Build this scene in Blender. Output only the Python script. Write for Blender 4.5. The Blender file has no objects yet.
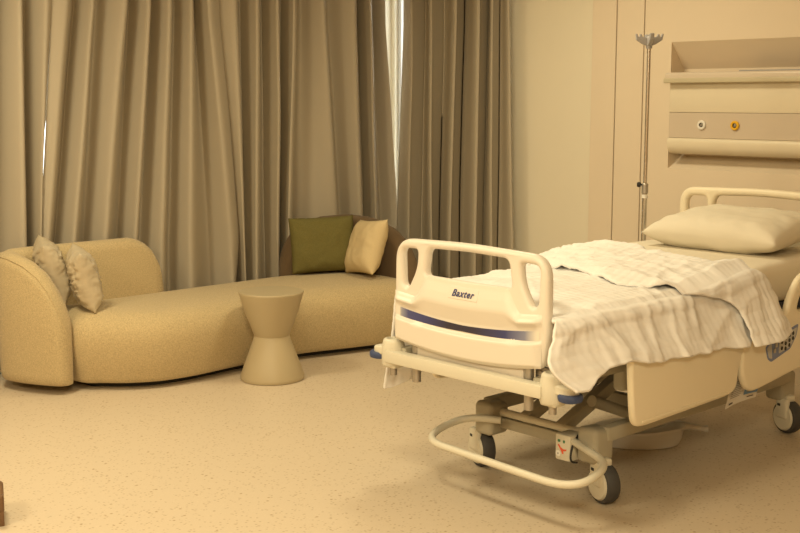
import bpy, bmesh, math, random
from mathutils import Vector, Matrix, noise
random.seed(4)
S = bpy.context.scene
COL = S.collection
PI = math.pi
YC = 2.868          # centre line of the bed

# ------------------------------------------------------------------ materials
def lin(c):
    return tuple(((v/255)/12.92 if v/255 <= .04045 else ((v/255+.055)/1.055)**2.4) for v in c)

def mat(name, col, rough=.6, metal=0., spec=.4, noise_amt=0., noise_scale=30., bump=0., bump_scale=200., sheen=0., weave=0.):
    m = bpy.data.materials.new(name); m.use_nodes = True
    nt = m.node_tree; b = nt.nodes['Principled BSDF']
    b.inputs['Roughness'].default_value = rough
    b.inputs['Metallic'].default_value = metal
    b.inputs['Specular IOR Level'].default_value = spec
    if sheen: b.inputs['Sheen Weight'].default_value = sheen
    tc = nt.nodes.new('ShaderNodeTexCoord')
    n = nt.nodes.new('ShaderNodeTexNoise'); n.inputs['Scale'].default_value = noise_scale; n.inputs['Detail'].default_value = 4
    nt.links.new(tc.outputs['Object'], n.inputs['Vector'])
    mx = nt.nodes.new('ShaderNodeMix'); mx.data_type = 'RGBA'
    mx.inputs[6].default_value = (*[c*(1-noise_amt) for c in col], 1)
    mx.inputs[7].default_value = (*[min(1, c*(1+noise_amt)) for c in col], 1)
    nt.links.new(n.outputs['Fac'], mx.inputs[0])
    nt.links.new(mx.outputs[2], b.inputs['Base Color'])
    if bump:
        n2 = nt.nodes.new('ShaderNodeTexNoise'); n2.inputs['Scale'].default_value = bump_scale; n2.inputs['Detail'].default_value = 3
        nt.links.new(tc.outputs['Object'], n2.inputs['Vector'])
        bp = nt.nodes.new('ShaderNodeBump'); bp.inputs['Strength'].default_value = bump; bp.inputs['Distance'].default_value = .004
        nt.links.new(n2.outputs['Fac'], bp.inputs['Height'])
        nt.links.new(bp.outputs['Normal'], b.inputs['Normal'])
    return m

M = {}
M['wall'] = mat('painted_wall', (.76, .70, .565), .75, noise_amt=.015, noise_scale=6, bump=.04, bump_scale=150)
M['clad'] = mat('headwall_laminate', (.74, .635, .50), .5, noise_amt=.02, noise_scale=5)
M['joint'] = mat('panel_joint', (.36, .33, .27), .7)
M['backwall'] = mat('unseen_wall_brown', (.34, .22, .11), .6, noise_amt=.1, noise_scale=8)  # unseen walls, brown chosen to darken and warm the bounced fill light
M['ceil'] = mat('ceiling_paint', (.66, .60, .5), .8)
M['curtain'] = mat('curtain_cloth', (.435, .38, .295), .85, spec=.15, noise_amt=.06, noise_scale=350, bump=.12, bump_scale=700)
M['sofa'] = mat('sofa_boucle', (.51, .40, .225), .9, spec=.15, noise_amt=.42, noise_scale=150, bump=.8, bump_scale=200, sheen=.2)
M['brown'] = mat('brown_upholstery', (.155, .105, .06), .9, spec=.12, noise_amt=.2, noise_scale=240, bump=.4, bump_scale=300, sheen=.1)
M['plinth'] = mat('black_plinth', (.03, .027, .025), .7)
M['satin'] = mat('satin_cushion', (.53, .45, .32), .38, spec=.5, noise_amt=.14, noise_scale=20, bump=.9, bump_scale=22)
M['green'] = mat('green_cushion', (.155, .135, .045), .9, spec=.15, noise_amt=.3, noise_scale=170, bump=.5, bump_scale=260)
M['cream'] = mat('cream_cushion', (.64, .51, .30), .9, spec=.15, noise_amt=.06, noise_scale=150, bump=.35, bump_scale=60)
M['table'] = mat('stool_lacquer', (.44, .36, .225), .45, noise_amt=.02, noise_scale=12)
M['abs'] = mat('bed_plastic', (.75, .695, .62), .38, spec=.45, noise_amt=.01, noise_scale=8)
M['abs2'] = mat('rail_plastic', (.84, .755, .58), .42, spec=.4, noise_amt=.01, noise_scale=8)
M['frame'] = mat('bed_frame_paint', (.66, .62, .51), .4, spec=.45, noise_amt=.02, noise_scale=20)
M['frame2'] = mat('base_frame_paint', (.42, .385, .30), .5, noise_amt=.03, noise_scale=20)
M['steel'] = mat('steel', (.62, .60, .57), .25, metal=1.)
M['steel2'] = mat('brushed_bracket', (.45, .42, .38), .4, metal=.8)
M['tyre'] = mat('grey_tyre', (.06, .057, .055), .6, noise_amt=.1, noise_scale=60)
M['black'] = mat('black_plastic', (.02, .019, .018), .5)
M['navy'] = mat('blue_roller', (.045, .065, .15), .5)
M['darkblue'] = mat('dark_blue_mattress_deck', (.025, .03, .06), .6)
M['sheet'] = mat('bed_sheet', (.76, .69, .56), .8, spec=.2, noise_amt=.02, noise_scale=10, bump=.15, bump_scale=14)
M['pillow'] = mat('pillow_cotton', (.74, .68, .56), .8, spec=.2, noise_amt=.015, noise_scale=10, bump=.12, bump_scale=12)
M['blanket'] = mat('quilt_cotton', (.86, .84, .82), .8, spec=.2, noise_amt=.02, noise_scale=14, bump=.25, bump_scale=34)
M['unit'] = mat('bedhead_unit_enamel', (.76, .68, .53), .4, noise_amt=.01)
M['unitgrey'] = mat('bedhead_unit_grey', (.61, .52, .42), .45, noise_amt=.01)
M['shelf'] = mat('bedhead_shelf_grey', (.66, .57, .47), .3, noise_amt=.01)
M['shelfedge'] = mat('bedhead_shelf_edge', (.56, .50, .36), .4, noise_amt=.01)
M['yellow'] = mat('yellow_ring', (.80, .46, .02), .4)
M['white'] = mat('white_plastic', (.82, .80, .76), .4)
M['greyplastic'] = mat('grey_plastic', (.36, .345, .35), .45)
M['pan'] = mat('bedpan_plastic', (.62, .60, .56), .4)
M['paper'] = mat('leaflet_paper', (.72, .68, .62), .6)
M['ink'] = mat('grey_ink', (.30, .28, .26), .7)
M['inkblue'] = mat('leaflet_blue', (.16, .30, .55), .6)
M['logo'] = mat('logo_blue', (.05, .055, .16), .5)
M['ctl'] = mat('control_blue', (.19, .235, .40), .45)
M['ctl2'] = mat('control_grey', (.50, .49, .47), .45)
M['red'] = mat('red_print', (.75, .12, .05), .5)
M['greenp'] = mat('green_print', (.06, .22, .10), .5)
M['walnut'] = mat('brown_wood', (.16, .085, .04), .5, noise_amt=.2, noise_scale=25)
M['winframe'] = mat('window_frame', (.7, .69, .67), .4)

def floor_mat():
    m = bpy.data.materials.new('speckled_vinyl'); m.use_nodes = True
    nt = m.node_tree; b = nt.nodes['Principled BSDF']; b.inputs['Roughness'].default_value = .42
    b.inputs['Specular IOR Level'].default_value = .35
    tc = nt.nodes.new('ShaderNodeTexCoord')
    prev = None
    base = (.60, .50, .375, 1)
    def layer(prev, scale, lo, hi, col, rnd):
        v = nt.nodes.new('ShaderNodeTexVoronoi'); v.inputs['Scale'].default_value = scale; v.inputs['Randomness'].default_value = 1
        nt.links.new(tc.outputs['Object'], v.inputs['Vector'])
        r = nt.nodes.new('ShaderNodeValToRGB'); r.color_ramp.elements[0].position = lo; r.color_ramp.elements[1].position = hi
        r.color_ramp.elements[0].color = (1, 1, 1, 1); r.color_ramp.elements[1].color = (0, 0, 0, 1)
        nt.links.new(v.outputs['Distance'], r.inputs[0])
        sep = nt.nodes.new('ShaderNodeSeparateColor'); nt.links.new(v.outputs['Color'], sep.inputs[0])
        g = nt.nodes.new('ShaderNodeMath'); g.operation = 'LESS_THAN'; g.inputs[1].default_value = rnd
        nt.links.new(sep.outputs[0], g.inputs[0])
        mu = nt.nodes.new('ShaderNodeMath'); mu.operation = 'MULTIPLY'
        nt.links.new(r.outputs[0], mu.inputs[0]); nt.links.new(g.outputs[0], mu.inputs[1])
        mx = nt.nodes.new('ShaderNodeMix'); mx.data_type = 'RGBA'
        nt.links.new(mu.outputs[0], mx.inputs[0])
        if prev is None: mx.inputs[6].default_value = base
        else: nt.links.new(prev, mx.inputs[6])
        mx.inputs[7].default_value = (*col, 1)
        return mx.outputs[2]
    o = layer(None, 75, .22, .42, (.45, .35, .235), .35)
    o = layer(o, 120, .25, .45, (.63, .525, .395), .3)
    o = layer(o, 38, .14, .26, (.38, .27, .16), .16)
    nt.links.new(o, b.inputs['Base Color'])
    n2 = nt.nodes.new('ShaderNodeTexNoise'); n2.inputs['Scale'].default_value = 120
    nt.links.new(tc.outputs['Object'], n2.inputs['Vector'])
    bp = nt.nodes.new('ShaderNodeBump'); bp.inputs['Strength'].default_value = .06; bp.inputs['Distance'].default_value = .002
    nt.links.new(n2.outputs['Fac'], bp.inputs['Height']); nt.links.new(bp.outputs['Normal'], b.inputs['Normal'])
    return m
M['floor'] = floor_mat()

def stripe_mat():
    # printed stripe: blue, darker in the middle, fading out at both printed ends
    m = bpy.data.materials.new('printed_stripe'); m.use_nodes = True
    nt = m.node_tree; b = nt.nodes['Principled BSDF']; b.inputs['Roughness'].default_value = .35
    tc = nt.nodes.new('ShaderNodeTexCoord'); sp = nt.nodes.new('ShaderNodeSeparateXYZ')
    nt.links.new(tc.outputs['Generated'], sp.inputs[0])
    r = nt.nodes.new('ShaderNodeValToRGB'); cr = r.color_ramp
    cols = [(0, (.80, .74, .63)), (.03, (.62, .58, .53)), (.09, (.22, .23, .33)), (.22, (.05, .055, .16)), (.44, (.035, .03, .055)),
            (.62, (.035, .03, .05)), (.8, (.05, .055, .17)), (.93, (.07, .075, .20)), (.985, (.30, .30, .36)), (1, (.72, .66, .57))]
    cr.elements[0].position = 0; cr.elements[0].color = (*cols[0][1], 1)
    cr.elements[1].position = 1; cr.elements[1].color = (*cols[-1][1], 1)
    for p, c in cols[1:-1]:
        e = cr.elements.new(p); e.color = (*c, 1)
    nt.links.new(sp.outputs['Y'], r.inputs[0]); nt.links.new(r.outputs[0], b.inputs['Base Color'])
    return m
M['stripe'] = stripe_mat()

def glass_mat():
    m = bpy.data.materials.new('window_glass'); m.use_nodes = True
    nt = m.node_tree; b = nt.nodes['Principled BSDF']
    b.inputs['Roughness'].default_value = .02; b.inputs['Transmission Weight'].default_value = 1; b.inputs['IOR'].default_value = 1.1
    return m
M['glass'] = glass_mat()

# ------------------------------------------------------------------ helpers
ORG = {}
def thing(name, label, cat, loc, group=None):
    o = bpy.data.objects.new(name, None); COL.objects.link(o); o.location = loc
    o.empty_display_size = .1
    ORG[o.name] = Vector(loc)
    tag(o, label, cat, group); return o
def tag(o, label=None, cat=None, group=None, kind=None):
    if label: o['label'] = label
    if cat: o['category'] = cat
    if group: o['group'] = group
    if kind: o['kind'] = kind
    return o
def obj(name, bm, m, parent=None, smooth=True, angle=40, label=None, origin=None):
    """link a bmesh given in world coordinates as ONE mesh object"""
    me = bpy.data.meshes.new(name)
    off = ORG[parent.name] if parent else Vector(origin or (0, 0, 0))
    bmesh.ops.translate(bm, verts=bm.verts, vec=-off)
    bmesh.ops.recalc_face_normals(bm, faces=bm.faces)
    bm.to_mesh(me); bm.free()
    if smooth:
        me.polygons.foreach_set('use_smooth', [True]*len(me.polygons))
        if angle < 180: me.set_sharp_from_angle(angle=math.radians(angle))
    o = bpy.data.objects.new(name, me); COL.objects.link(o)
    for mm in (m if isinstance(m, (list, tuple)) else [m]): me.materials.append(M[mm])
    if parent: o.parent = parent
    else: o.location = off
    ORG[o.name] = off
    if label: o['label'] = label
    return o
def copy_tree(o, dloc, parent=None):
    c = o.copy(); COL.objects.link(c); ORG[c.name] = ORG[o.name]
    if parent is not None: c.parent = parent
    c.location = Vector(o.location) + Vector(dloc)
    for ch in [x for x in o.children]:
        k = ch.copy(); COL.objects.link(k); k.parent = c; ORG[k.name] = ORG[ch.name]
        for g in [x for x in ch.children]:
            q = g.copy(); COL.objects.link(q); q.parent = k; ORG[q.name] = ORG[g.name]
    return c
def box(bm, x0, x1, y0, y1, z0, z1, bev=0., seg=3, rot=None):
    r = bmesh.ops.create_cube(bm, size=1)
    vs = r['verts']
    for v in vs:
        v.co = Vector((x0+(v.co.x+.5)*(x1-x0), y0+(v.co.y+.5)*(y1-y0), z0+(v.co.z+.5)*(z1-z0)))
    if bev:
        es = list({e for v in vs for e in v.link_edges})
        rr = bmesh.ops.bevel(bm, geom=es, offset=bev, segments=seg, profile=.5, affect='EDGES')
        vs = list({v for f in rr['faces'] for v in f.verts} | {v for v in vs if v.is_valid})
    if rot is not None:
        c = Vector(((x0+x1)/2, (y0+y1)/2, (z0+z1)/2))
        for v in vs: v.co = c + rot @ (v.co-c)
    return vs
def smooth_path(pts, n=8, closed=False):
    P = [Vector(p) for p in pts]; out = []
    N = len(P)
    rng = range(N if closed else N-1)
    for i in rng:
        p0 = P[(i-1) % N] if (closed or i > 0) else P[0]*2-P[1]
        p1 = P[i]; p2 = P[(i+1) % N]
        p3 = P[(i+2) % N] if (closed or i+2 < N) else P[-1]*2-P[-2]
        for k in range(n):
            t = k/n
            out.append(.5*((2*p1)+(p2-p0)*t+(2*p0-5*p1+4*p2-p3)*t*t+(3*p1-p0-3*p2+p3)*t**3))
    if not closed: out.append(P[-1].copy())
    return out
def fillet(pts, rad, n=6, closed=False):
    """round the corners of a polyline (2D or 3D); rad: number or list"""
    P = [Vector(p) for p in pts]; N = len(P); out = []
    for i in range(N):
        r = rad[i] if isinstance(rad, (list, tuple)) else rad
        if (not closed and i in (0, N-1)) or r <= 0:
            out.append(P[i].copy()); continue
        a = P[(i-1) % N]-P[i]; b = P[(i+1) % N]-P[i]
        la = min(r, a.length*.49); lb = min(r, b.length*.49)
        s = P[i]+a.normalized()*la; e = P[i]+b.normalized()*lb
        for k in range(n+1):
            t = k/n
            out.append((1-t)**2*s+2*t*(1-t)*P[i]+t*t*e)
    return out
def tube(bm, pts, r, seg=12, closed=False, caps=True, sq=None):
    P = [Vector(p) for p in pts]; N = len(P)
    rings = []; up = None
    for i, p in enumerate(P):
        if closed: d = (P[(i+1) % N]-P[(i-1) % N])
        else: d = P[min(i+1, N-1)]-P[max(i-1, 0)]
        d.normalize()
        if up is None:
            up = Vector((0, 0, 1)) if abs(d.z) < .9 else Vector((1, 0, 0))
        sd = d.cross(up).normalized(); up = sd.cross(d).normalized()
        rr = r[i] if isinstance(r, (list, tuple)) else r
        ring = []
        for k in range(seg):
            a = 2*PI*k/seg
            ring.append(bm.verts.new(p+sd*math.cos(a)*rr+up*math.sin(a)*rr))
        rings.append(ring)
    for i in range(N if closed else N-1):
        A = rings[i]; B = rings[(i+1) % N]
        for k in range(seg):
            bm.faces.new((A[k], A[(k+1) % seg], B[(k+1) % seg], B[k]))
    if caps and not closed:
        bm.faces.new(rings[0][::-1]); bm.faces.new(rings[-1])
def bar(bm, a, b, w, h, bev=.006):
    """rectangular bar between two points, w across, h in the up direction"""
    a = Vector(a); b = Vector(b); d = b-a; L = d.length; d.normalize()
    sd = d.cross(Vector((0, 0, 1))).normalized(); up = sd.cross(d)
    vs = box(bm, -L/2, L/2, -w/2, w/2, -h/2, h/2, bev, 2)
    R = Matrix((d, -sd, up)).transposed()
    for v in vs: v.co = (a+b)/2+R @ v.co
def lathe(bm, prof, c, seg=32, axis='z', caps=True):
    """prof: (radius, height) pairs"""
    rings = []
    for r, h in prof:
        ring = []
        for k in range(seg):
            a = 2*PI*k/seg
            u, v = r*math.cos(a), r*math.sin(a)
            p = {'z': (u, v, h), 'x': (h, u, v), 'y': (u, h, v)}[axis]
            ring.append(bm.verts.new(Vector(c)+Vector(p)))
        rings.append(ring)
    for A, B in zip(rings, rings[1:]):
        for k in range(seg):
            bm.faces.new((A[k], A[(k+1) % seg], B[(k+1) % seg], B[k]))
    if caps:
        bm.faces.new(rings[0][::-1]); bm.faces.new(rings[-1])
def grid(bm, F, nu, nv):
    V = [[bm.verts.new(F(i/(nu-1), j/(nv-1))) for j in range(nv)] for i in range(nu)]
    for i in range(nu-1):
        for j in range(nv-1):
            bm.faces.new((V[i][j], V[i+1][j], V[i+1][j+1], V[i][j+1]))
    return V
def solidify(bm, t):
    bmesh.ops.recalc_face_normals(bm, faces=bm.faces)
    bmesh.ops.solidify(bm, geom=list(bm.faces), thickness=t)
def plate(bm, outlines, depth, bev, f):
    """flat plate with holes: outlines are closed 2D loops, f maps (u, v, w) to world"""
    cu = bpy.data.curves.new('tmp', 'CURVE'); cu.dimensions = '2D'; cu.fill_mode = 'BOTH'
    cu.extrude = max(depth/2-bev, .0001); cu.bevel_depth = bev; cu.bevel_resolution = 3; cu.offset = -bev
    for L in outlines:
        s = cu.splines.new('POLY'); s.points.add(len(L)-1); s.use_cyclic_u = True
        for p, q in zip(s.points, L): p.co = (q[0], q[1], 0, 1)
    o = bpy.data.objects.new('tmp', cu); COL.objects.link(o)
    dg = bpy.context.evaluated_depsgraph_get(); dg.update()
    me = bpy.data.meshes.new_from_object(o.evaluated_get(dg))
    tb = bmesh.new(); tb.from_mesh(me)
    bmesh.ops.remove_doubles(tb, verts=tb.verts, dist=.00002)
    for v in tb.verts: v.co = Vector(f(*v.co))
    tb.to_mesh(me); tb.free(); bm.from_mesh(me)
    bpy.data.objects.remove(o); bpy.data.curves.remove(cu); bpy.data.meshes.remove(me)
def text_mesh(bm, s, size, shear, f, ext=.0006, align='CENTER', bold=0.):
    cu = bpy.data.curves.new('tmp', 'FONT'); cu.body = s; cu.size = size; cu.shear = shear; cu.space_character = 1.15; cu.extrude = ext; cu.align_x = align
    cu.offset = bold
    o = bpy.data.objects.new('tmp', cu); COL.objects.link(o)
    dg = bpy.context.evaluated_depsgraph_get(); dg.update()
    me = bpy.data.meshes.new_from_object(o.evaluated_get(dg))
    for v in me.vertices: v.co = Vector(f(*v.co))
    bm.from_mesh(me)
    bpy.data.objects.remove(o); bpy.data.curves.remove(cu); bpy.data.meshes.remove(me)
def thick(bm, t):
    """give an open cloth mesh a thickness along its vertex normals and close the rim"""
    bmesh.ops.recalc_face_normals(bm, faces=bm.faces); bm.normal_update()
    vs = list(bm.verts); fs = list(bm.faces); rim = [e for e in bm.edges if e.is_boundary]
    low = {v: bm.verts.new(v.co-v.normal*t) for v in vs}
    for e in rim:
        a, b = e.verts; bm.faces.new((a, b, low[b], low[a]))
    for f_ in fs: bm.faces.new([low[v] for v in reversed(f_.verts)])
def sstep(a, b, x):
    t = min(1, max(0, (x-a)/(b-a))); return t*t*(3-2*t)
def lerp(tab, x):
    if x <= tab[0][0]: return tab[0][1]
    for (a, p), (b, q) in zip(tab, tab[1:]):
        if x <= b: return p+(q-p)*(x-a)/(b-a)
    return tab[-1][1]
def nz(x, y, z=0.): return noise.noise(Vector((x, y, z)))
B = bmesh.new

# ------------------------------------------------------------------ the room
XW, YW, ZC = 5.72, 6.16, 2.75       # wall with the bed head, window wall, ceiling
X0, Y0 = -1.6, -1.6
def struct(name, bm, m, parent=None, **k):
    o = obj(name, bm, m, parent, **k)
    if parent is None: o['kind'] = 'structure'
    return o
bm = B(); box(bm, X0-.1, XW+.3, Y0-.1, YW+.1, -.08, 0); struct('floor', bm, 'floor', smooth=False)
bm = B(); box(bm, X0-.1, XW+.3, Y0-.1, YW+.1, ZC, ZC+.08); struct('ceiling', bm, 'ceil', smooth=False)
bm = B(); box(bm, X0-.1, X0, Y0, YW, 0, ZC); struct('wall_back', bm, 'backwall', smooth=False)
bm = B(); box(bm, X0, XW, Y0-.1, Y0, 0, ZC); struct('wall_right', bm, 'backwall', smooth=False)
# window wall (left) with one wide window opening
bm = B()
wx0, wx1, wz0, wz1 = .9, 5.50, .30, 2.45
box(bm, X0, wx0, YW, YW+.12, 0, ZC); box(bm, wx1, XW+.12, YW, YW+.12, 0, ZC)
box(bm, wx0, wx1, YW, YW+.12, 0, wz0); box(bm, wx0, wx1, YW, YW+.12, wz1, ZC)
struct('wall_left', bm, 'wall', smooth=False)
# head wall with the second window opening next to the corner
vy0, vy1 = 5.15, 6.125
bm = B()
box(bm, XW, XW+.12, Y0, 1.90, 0, ZC); box(bm, XW, XW+.12, 3.835, vy0, 0, ZC); box(bm, XW, XW+.12, 1.90, 3.835, 0, 1.10)
box(bm, XW, XW+.12, 1.90, 3.835, 1.82, ZC); box(bm, XW+.116, XW+.14, 1.90, 3.835, 1.10, 1.82); box(bm, XW, XW+.12, vy1, YW, 0, ZC)
box(bm, XW, XW+.12, vy0, vy1, 0, wz0); box(bm, XW, XW+.12, vy0, vy1, wz1, ZC)
# the wall is cut open behind the bed-head recess
struct('wall_head', bm, 'wall', smooth=False)
def window(name, horizontal, a0, a1, divs):
    w = bpy.data.objects.new(name, None); COL.objects.link(w); w['kind'] = 'structure'; ORG[w.name] = Vector((0, 0, 0))
    bm = B()
    t = .03 if not horizontal else .05
    def bx(u0, u1, z0, z1, d0, d1):
        if horizontal: box(bm, u0, u1, YW+d0, YW+d1, z0, z1, .004, 1)
        else: box(bm, XW+d0, XW+d1, u0, u1, z0, z1, .004, 1)
    bx(a0, a1, wz0, wz0+t, .03, .09); bx(a0, a1, wz1-t, wz1, .03, .09)
    for i in range(divs+1):
        u = a0+(a1-a0-t)*i/divs; bx(u, u+t, wz0+t, wz1-t, .03, .09)
    obj('window_frame', bm, 'winframe', w)
    bm = B()
    if horizontal: box(bm, a0+t, a1-t, YW+.055, YW+.061, wz0+t, wz1-t)
    else: box(bm, XW+.055, XW+.061, a0+t, a1-t, wz0+t, wz1-t)
    obj('window_pane', bm, 'glass', w, smooth=False)
window('window_1', True, wx0, wx1, 4)
window('window_2', False, vy0, vy1, 1)

# laminate cladding on the head wall: three boards with dark joints, the third holds a splayed recess
XF = 5.70
def board(name, y0, y1):
    bm = B(); box(bm, XF, XW, y0, y1, 0, ZC, .002, 1); struct(name, bm, 'clad', smooth=False)
board('trim_1', 4.213, 4.385)
board('trim_2', 4.018, 4.205)
bm = B(); box(bm, XF+.012, XW, 4.0, 4.22, 0, ZC); struct('trim_3', bm, 'joint', smooth=False)
# third board with recess (thickness built as a real trough in front of the wall face)
ry1, ry0, rz0, rz1, rd = 3.828, 1.91, 1.108, 1.815, .135
bm = B()
zb1, zb0 = 1.667, 1.180      # where the sloped top and bottom meet the back of the trough
def q(*p): bm.faces.new([bm.verts.new(v) for v in p])
y9, y8 = 4.010, Y0
q((XF, y9, 0), (XF, ry1, 0), (XF, ry1, ZC), (XF, y9, ZC))
q((XF, ry1, 0), (XF, ry0, 0), (XF, ry0, rz0), (XF, ry1, rz0))
q((XF, ry1, rz1), (XF, ry0, rz1), (XF, ry0, ZC), (XF, ry1, ZC))
q((XF, ry0, 0), (XF, y8, 0), (XF, y8, ZC), (XF, ry0, ZC))
q((XF, ry1, rz1), (XF+rd, ry1, zb1), (XF+rd, ry0, zb1), (XF, ry0, rz1))          # sloped top
q((XF+rd, ry1, zb0), (XF, ry1, rz0), (XF, ry0, rz0), (XF+rd, ry0, zb0))          # sloped bottom
q((XF+rd, ry1, zb1), (XF+rd, ry1, zb0), (XF+rd, ry0, zb0), (XF+rd, ry0, zb1))    # back
q((XF, ry1, rz1), (XF, ry1, rz0), (XF+rd, ry1, zb0), (XF+rd, ry1, zb1))          # cheeks
q((XF, ry0, rz0), (XF, ry0, rz1), (XF+rd, ry0, zb1), (XF+rd, ry0, zb0))
q((XF, y9, 0), (XF, y9, ZC), (XW, y9, ZC), (XW, y9, 0))
bmesh.ops.remove_doubles(bm, verts=bm.verts, dist=.0001)
struct('trim_4', bm, 'clad', smooth=False)

# ------------------------------------------------------------------ bed-head unit in the recess
u = thing('bedhead_unit', 'long cream and grey bed-head service panel set in the wall above the bed', 'wall panel', (5.70, 2.87, 1.20))
uy1, uy0 = 3.812, 1.93
bm = B(); box(bm, 5.672, 5.835, uy0, uy1, 1.425, 1.60, .004, 2); obj('upper_panel', bm, 'unit', u)
bm = B(); box(bm, 5.674, 5.835, uy0, uy1, 1.284, 1.424, .002, 1); obj('outlet_strip', bm, 'unitgrey', u, label='grey strip carrying the round outlets')
bm = B()
prof = [(5.672, 1.283), (5.664, 1.278), (5.66, 1.262), (5.662, 1.235), (5.672, 1.212), (5.69, 1.198), (5.715, 1.193), (5.835, 1.193), (5.835, 1.283)]
A = [bm.verts.new((x, uy0, z)) for x, z in prof]; C_ = [bm.verts.new((x, uy1, z)) for x, z in prof]
for i in range(len(prof)):
    j = (i+1) % len(prof); bm.faces.new((A[i], A[j], C_[j], C_[i]))
bm.faces.new(A); bm.faces.new(C_[::-1]); obj('lower_trunking', bm, 'unit', u, angle=50)
bm = B(); box(bm, 5.632, 5.835, uy0-.01, uy1+.012, 1.596, 1.645, .014, 4); sh = obj('shelf', bm, 'shelf', u, label='grey shelf with rounded front edge')
bm = B(); box(bm, 5.628, 5.66, uy0-.012, uy1+.016, 1.586, 1.614, .006, 3); obj('shelf_edge', bm, 'shelfedge', sh)
bm = B(); box(bm, 5.665, 5.79, 2.30, 3.38, 1.643, 1.652, .004, 2); obj('lamp_cover', bm, 'greyplastic', sh)
def outlet(y, ring, label):
    bm = B(); lathe(bm, [(.0225, 0), (.026, -.004), (.0255, -.010), (.021, -.013), (.0135, -.012), (.0125, -.004)], (5.675, y, 1.357), 28, 'x')
    o = obj('outlet', bm, ring, u, label=label)
    bm = B(); lathe(bm, [(.0125, -.002), (.0125, -.008), (.009, -.010), (.0085, -.006), (.004, -.006), (.004, -.011), (.001, -.0115)], (5.675, y, 1.357), 20, 'x')
    obj('outlet_core', bm, 'steel2', o)
    bm = B(); lathe(bm, [(.0123, -.0085), (.0085, -.0101), (.0085, -.0075), (.0123, -.0065)], (5.675, y, 1.357), 20, 'x', caps=False)
    obj('seal', bm, 'black', o)
outlet(3.598, 'white', 'round outlet with white ring'); outlet(3.392, 'yellow', 'round outlet with yellow ring')

# ------------------------------------------------------------------ curtains
CA = [(2.50,2.48,2.42,2.41,.03),(2.58,2.56,2.50,2.49,.055),(2.64,2.62,2.56,2.55,-.06),(2.72,2.70,2.62,2.60,.055),(2.82,2.8,2.722,2.703,-.06),(2.872,2.863,2.826,2.817,.055),(2.968,2.958,2.915,2.905,-.06),(3.033,3.01,2.918,2.896,.055),(3.2,3.13,2.91,2.88,-.02)]
CA = [(.72+.09*i+.02*math.sin(i*1.7),)*4+((.05 if i % 2 else -.05),) for i in range(19)]+CA
CB = [(3.094,3.061,2.924,2.893,.03),(3.176,3.132,2.952,2.91,.055),(3.297,3.253,3.069,3.028,-.06),(3.332,3.288,3.106,3.065,.055),(3.42,3.389,3.253,3.223,-.06),(3.522,3.481,3.303,3.264,.055),(3.629,3.6,3.47,3.443,-.06),(3.666,3.635,3.501,3.473,.055),(3.772,3.745,3.622,3.597,-.06),(3.795,3.774,3.68,3.661,.055),(3.918,3.902,3.828,3.814,-.06),(3.936,3.925,3.874,3.864,.055),(4.029,4.043,4.108,4.12,-.06),(4.017,4.044,4.17,4.194,.055),(4.25,4.28,4.40,4.20,-.045)]
CC = [(4.10,4.12,4.30,4.33,-.07),(4.227,4.231,4.262,4.27,.055),(4.391,4.388,4.374,4.371,-.06),(4.403,4.396,4.36,4.354,.055),(4.552,4.55,4.539,4.537,-.06),(4.553,4.549,4.532,4.53,.055),(4.707,4.701,4.669,4.664,-.06),(4.697,4.683,4.613,4.601,.055),(4.872,4.864,4.818,4.811,-.06),(4.901,4.92,5.024,5.04,.055),(5.076,5.092,5.183,5.197,-.06),(5.175,5.185,5.237,5.245,.055),(5.348,5.356,5.403,5.409,-.06),(5.307,5.317,5.374,5.382,.055),(5.472,5.484,5.554,5.563,-.06),(5.471,5.489,5.60,5.616,.04)]
CD = [(5.872,5.884,5.954,5.963,.03),(5.767,5.77,5.787,5.789,.055),(5.786,5.792,5.826,5.83,-.05),(5.593,5.59,5.573,5.57,.055),(5.615,5.62,5.649,5.653,-.05),(5.356,5.362,5.394,5.399,.055),(5.432,5.436,5.459,5.462,-.05),(5.148,5.151,5.169,5.171,.055),(5.218,5.223,5.248,5.252,-.05),(5.092,5.089,5.078,5.076,.02),(5.103,5.102,5.098,5.097,-.04),(4.926,4.915,4.862,4.853,.045)]
def curtain(tab, along_y, base, label, seed):
    """each row: fold crest or valley at four heights, with its depth towards the room"""
    zs = [(2.72, 0), (2.0, 1), (.66, 2), (.025, 3)]
    NZ, K = 46, 9
    bm = B()
    def rowpos(r, z):
        return lerp([(.025, r[3]), (.66, r[2]), (2.0, r[1]), (2.72, r[0])], z)
    rows = []
    for iz in range(NZ):
        z = 2.72-(2.72-.025)*iz/(NZ-1)
        pts = [(rowpos(r, z), 1.35*r[4]*(1+.12*nz(k*3.1+seed, z*.8))+.012*nz(k*1.7+seed, z*1.3, 5)) for k, r in enumerate(tab)]
        line = []
        for k in range(len(pts)-1):
            (a, d0), (b, d1) = pts[k], pts[k+1]
            for s in range(K):
                t = s/K; w = (1-math.cos(PI*t))/2
                # crests are rounded, flanks are straight
                pos = a+(b-a)*(t*.8+w*.2); dep = d0+(d1-d0)*w
                line.append((pos, dep))
        line.append(pts[-1])
        rows.append([bm.verts.new((p, base-d, z) if not along_y else (base-d, p, z)) for p, d in line])
    for A_, B_ in zip(rows, rows[1:]):
        for j in range(len(A_)-1): bm.faces.new((A_[j], A_[j+1], B_[j+1], B_[j]))
    thick(bm, .003)
    c0 = (sum(r[3] for r in tab)/len(tab), base, 0) if not along_y else (base, sum(r[3] for r in tab)/len(tab), 0)
    o = obj('curtain', bm, 'curtain', None, angle=180, origin=c0)
    tag(o, label, 'curtain', 'taupe window curtains'); return o
curtain(CA, False, 6.02, 'taupe curtain at the left edge, beyond the narrow slit of daylight', 1)
curtain(CB, False, 6.02, 'taupe curtain behind the backrest and cushions at the left end of the sofa', 2)
curtain(CC, False, 6.02, 'taupe curtain behind the green cushion, left of the bright daylight gap', 3)
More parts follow.
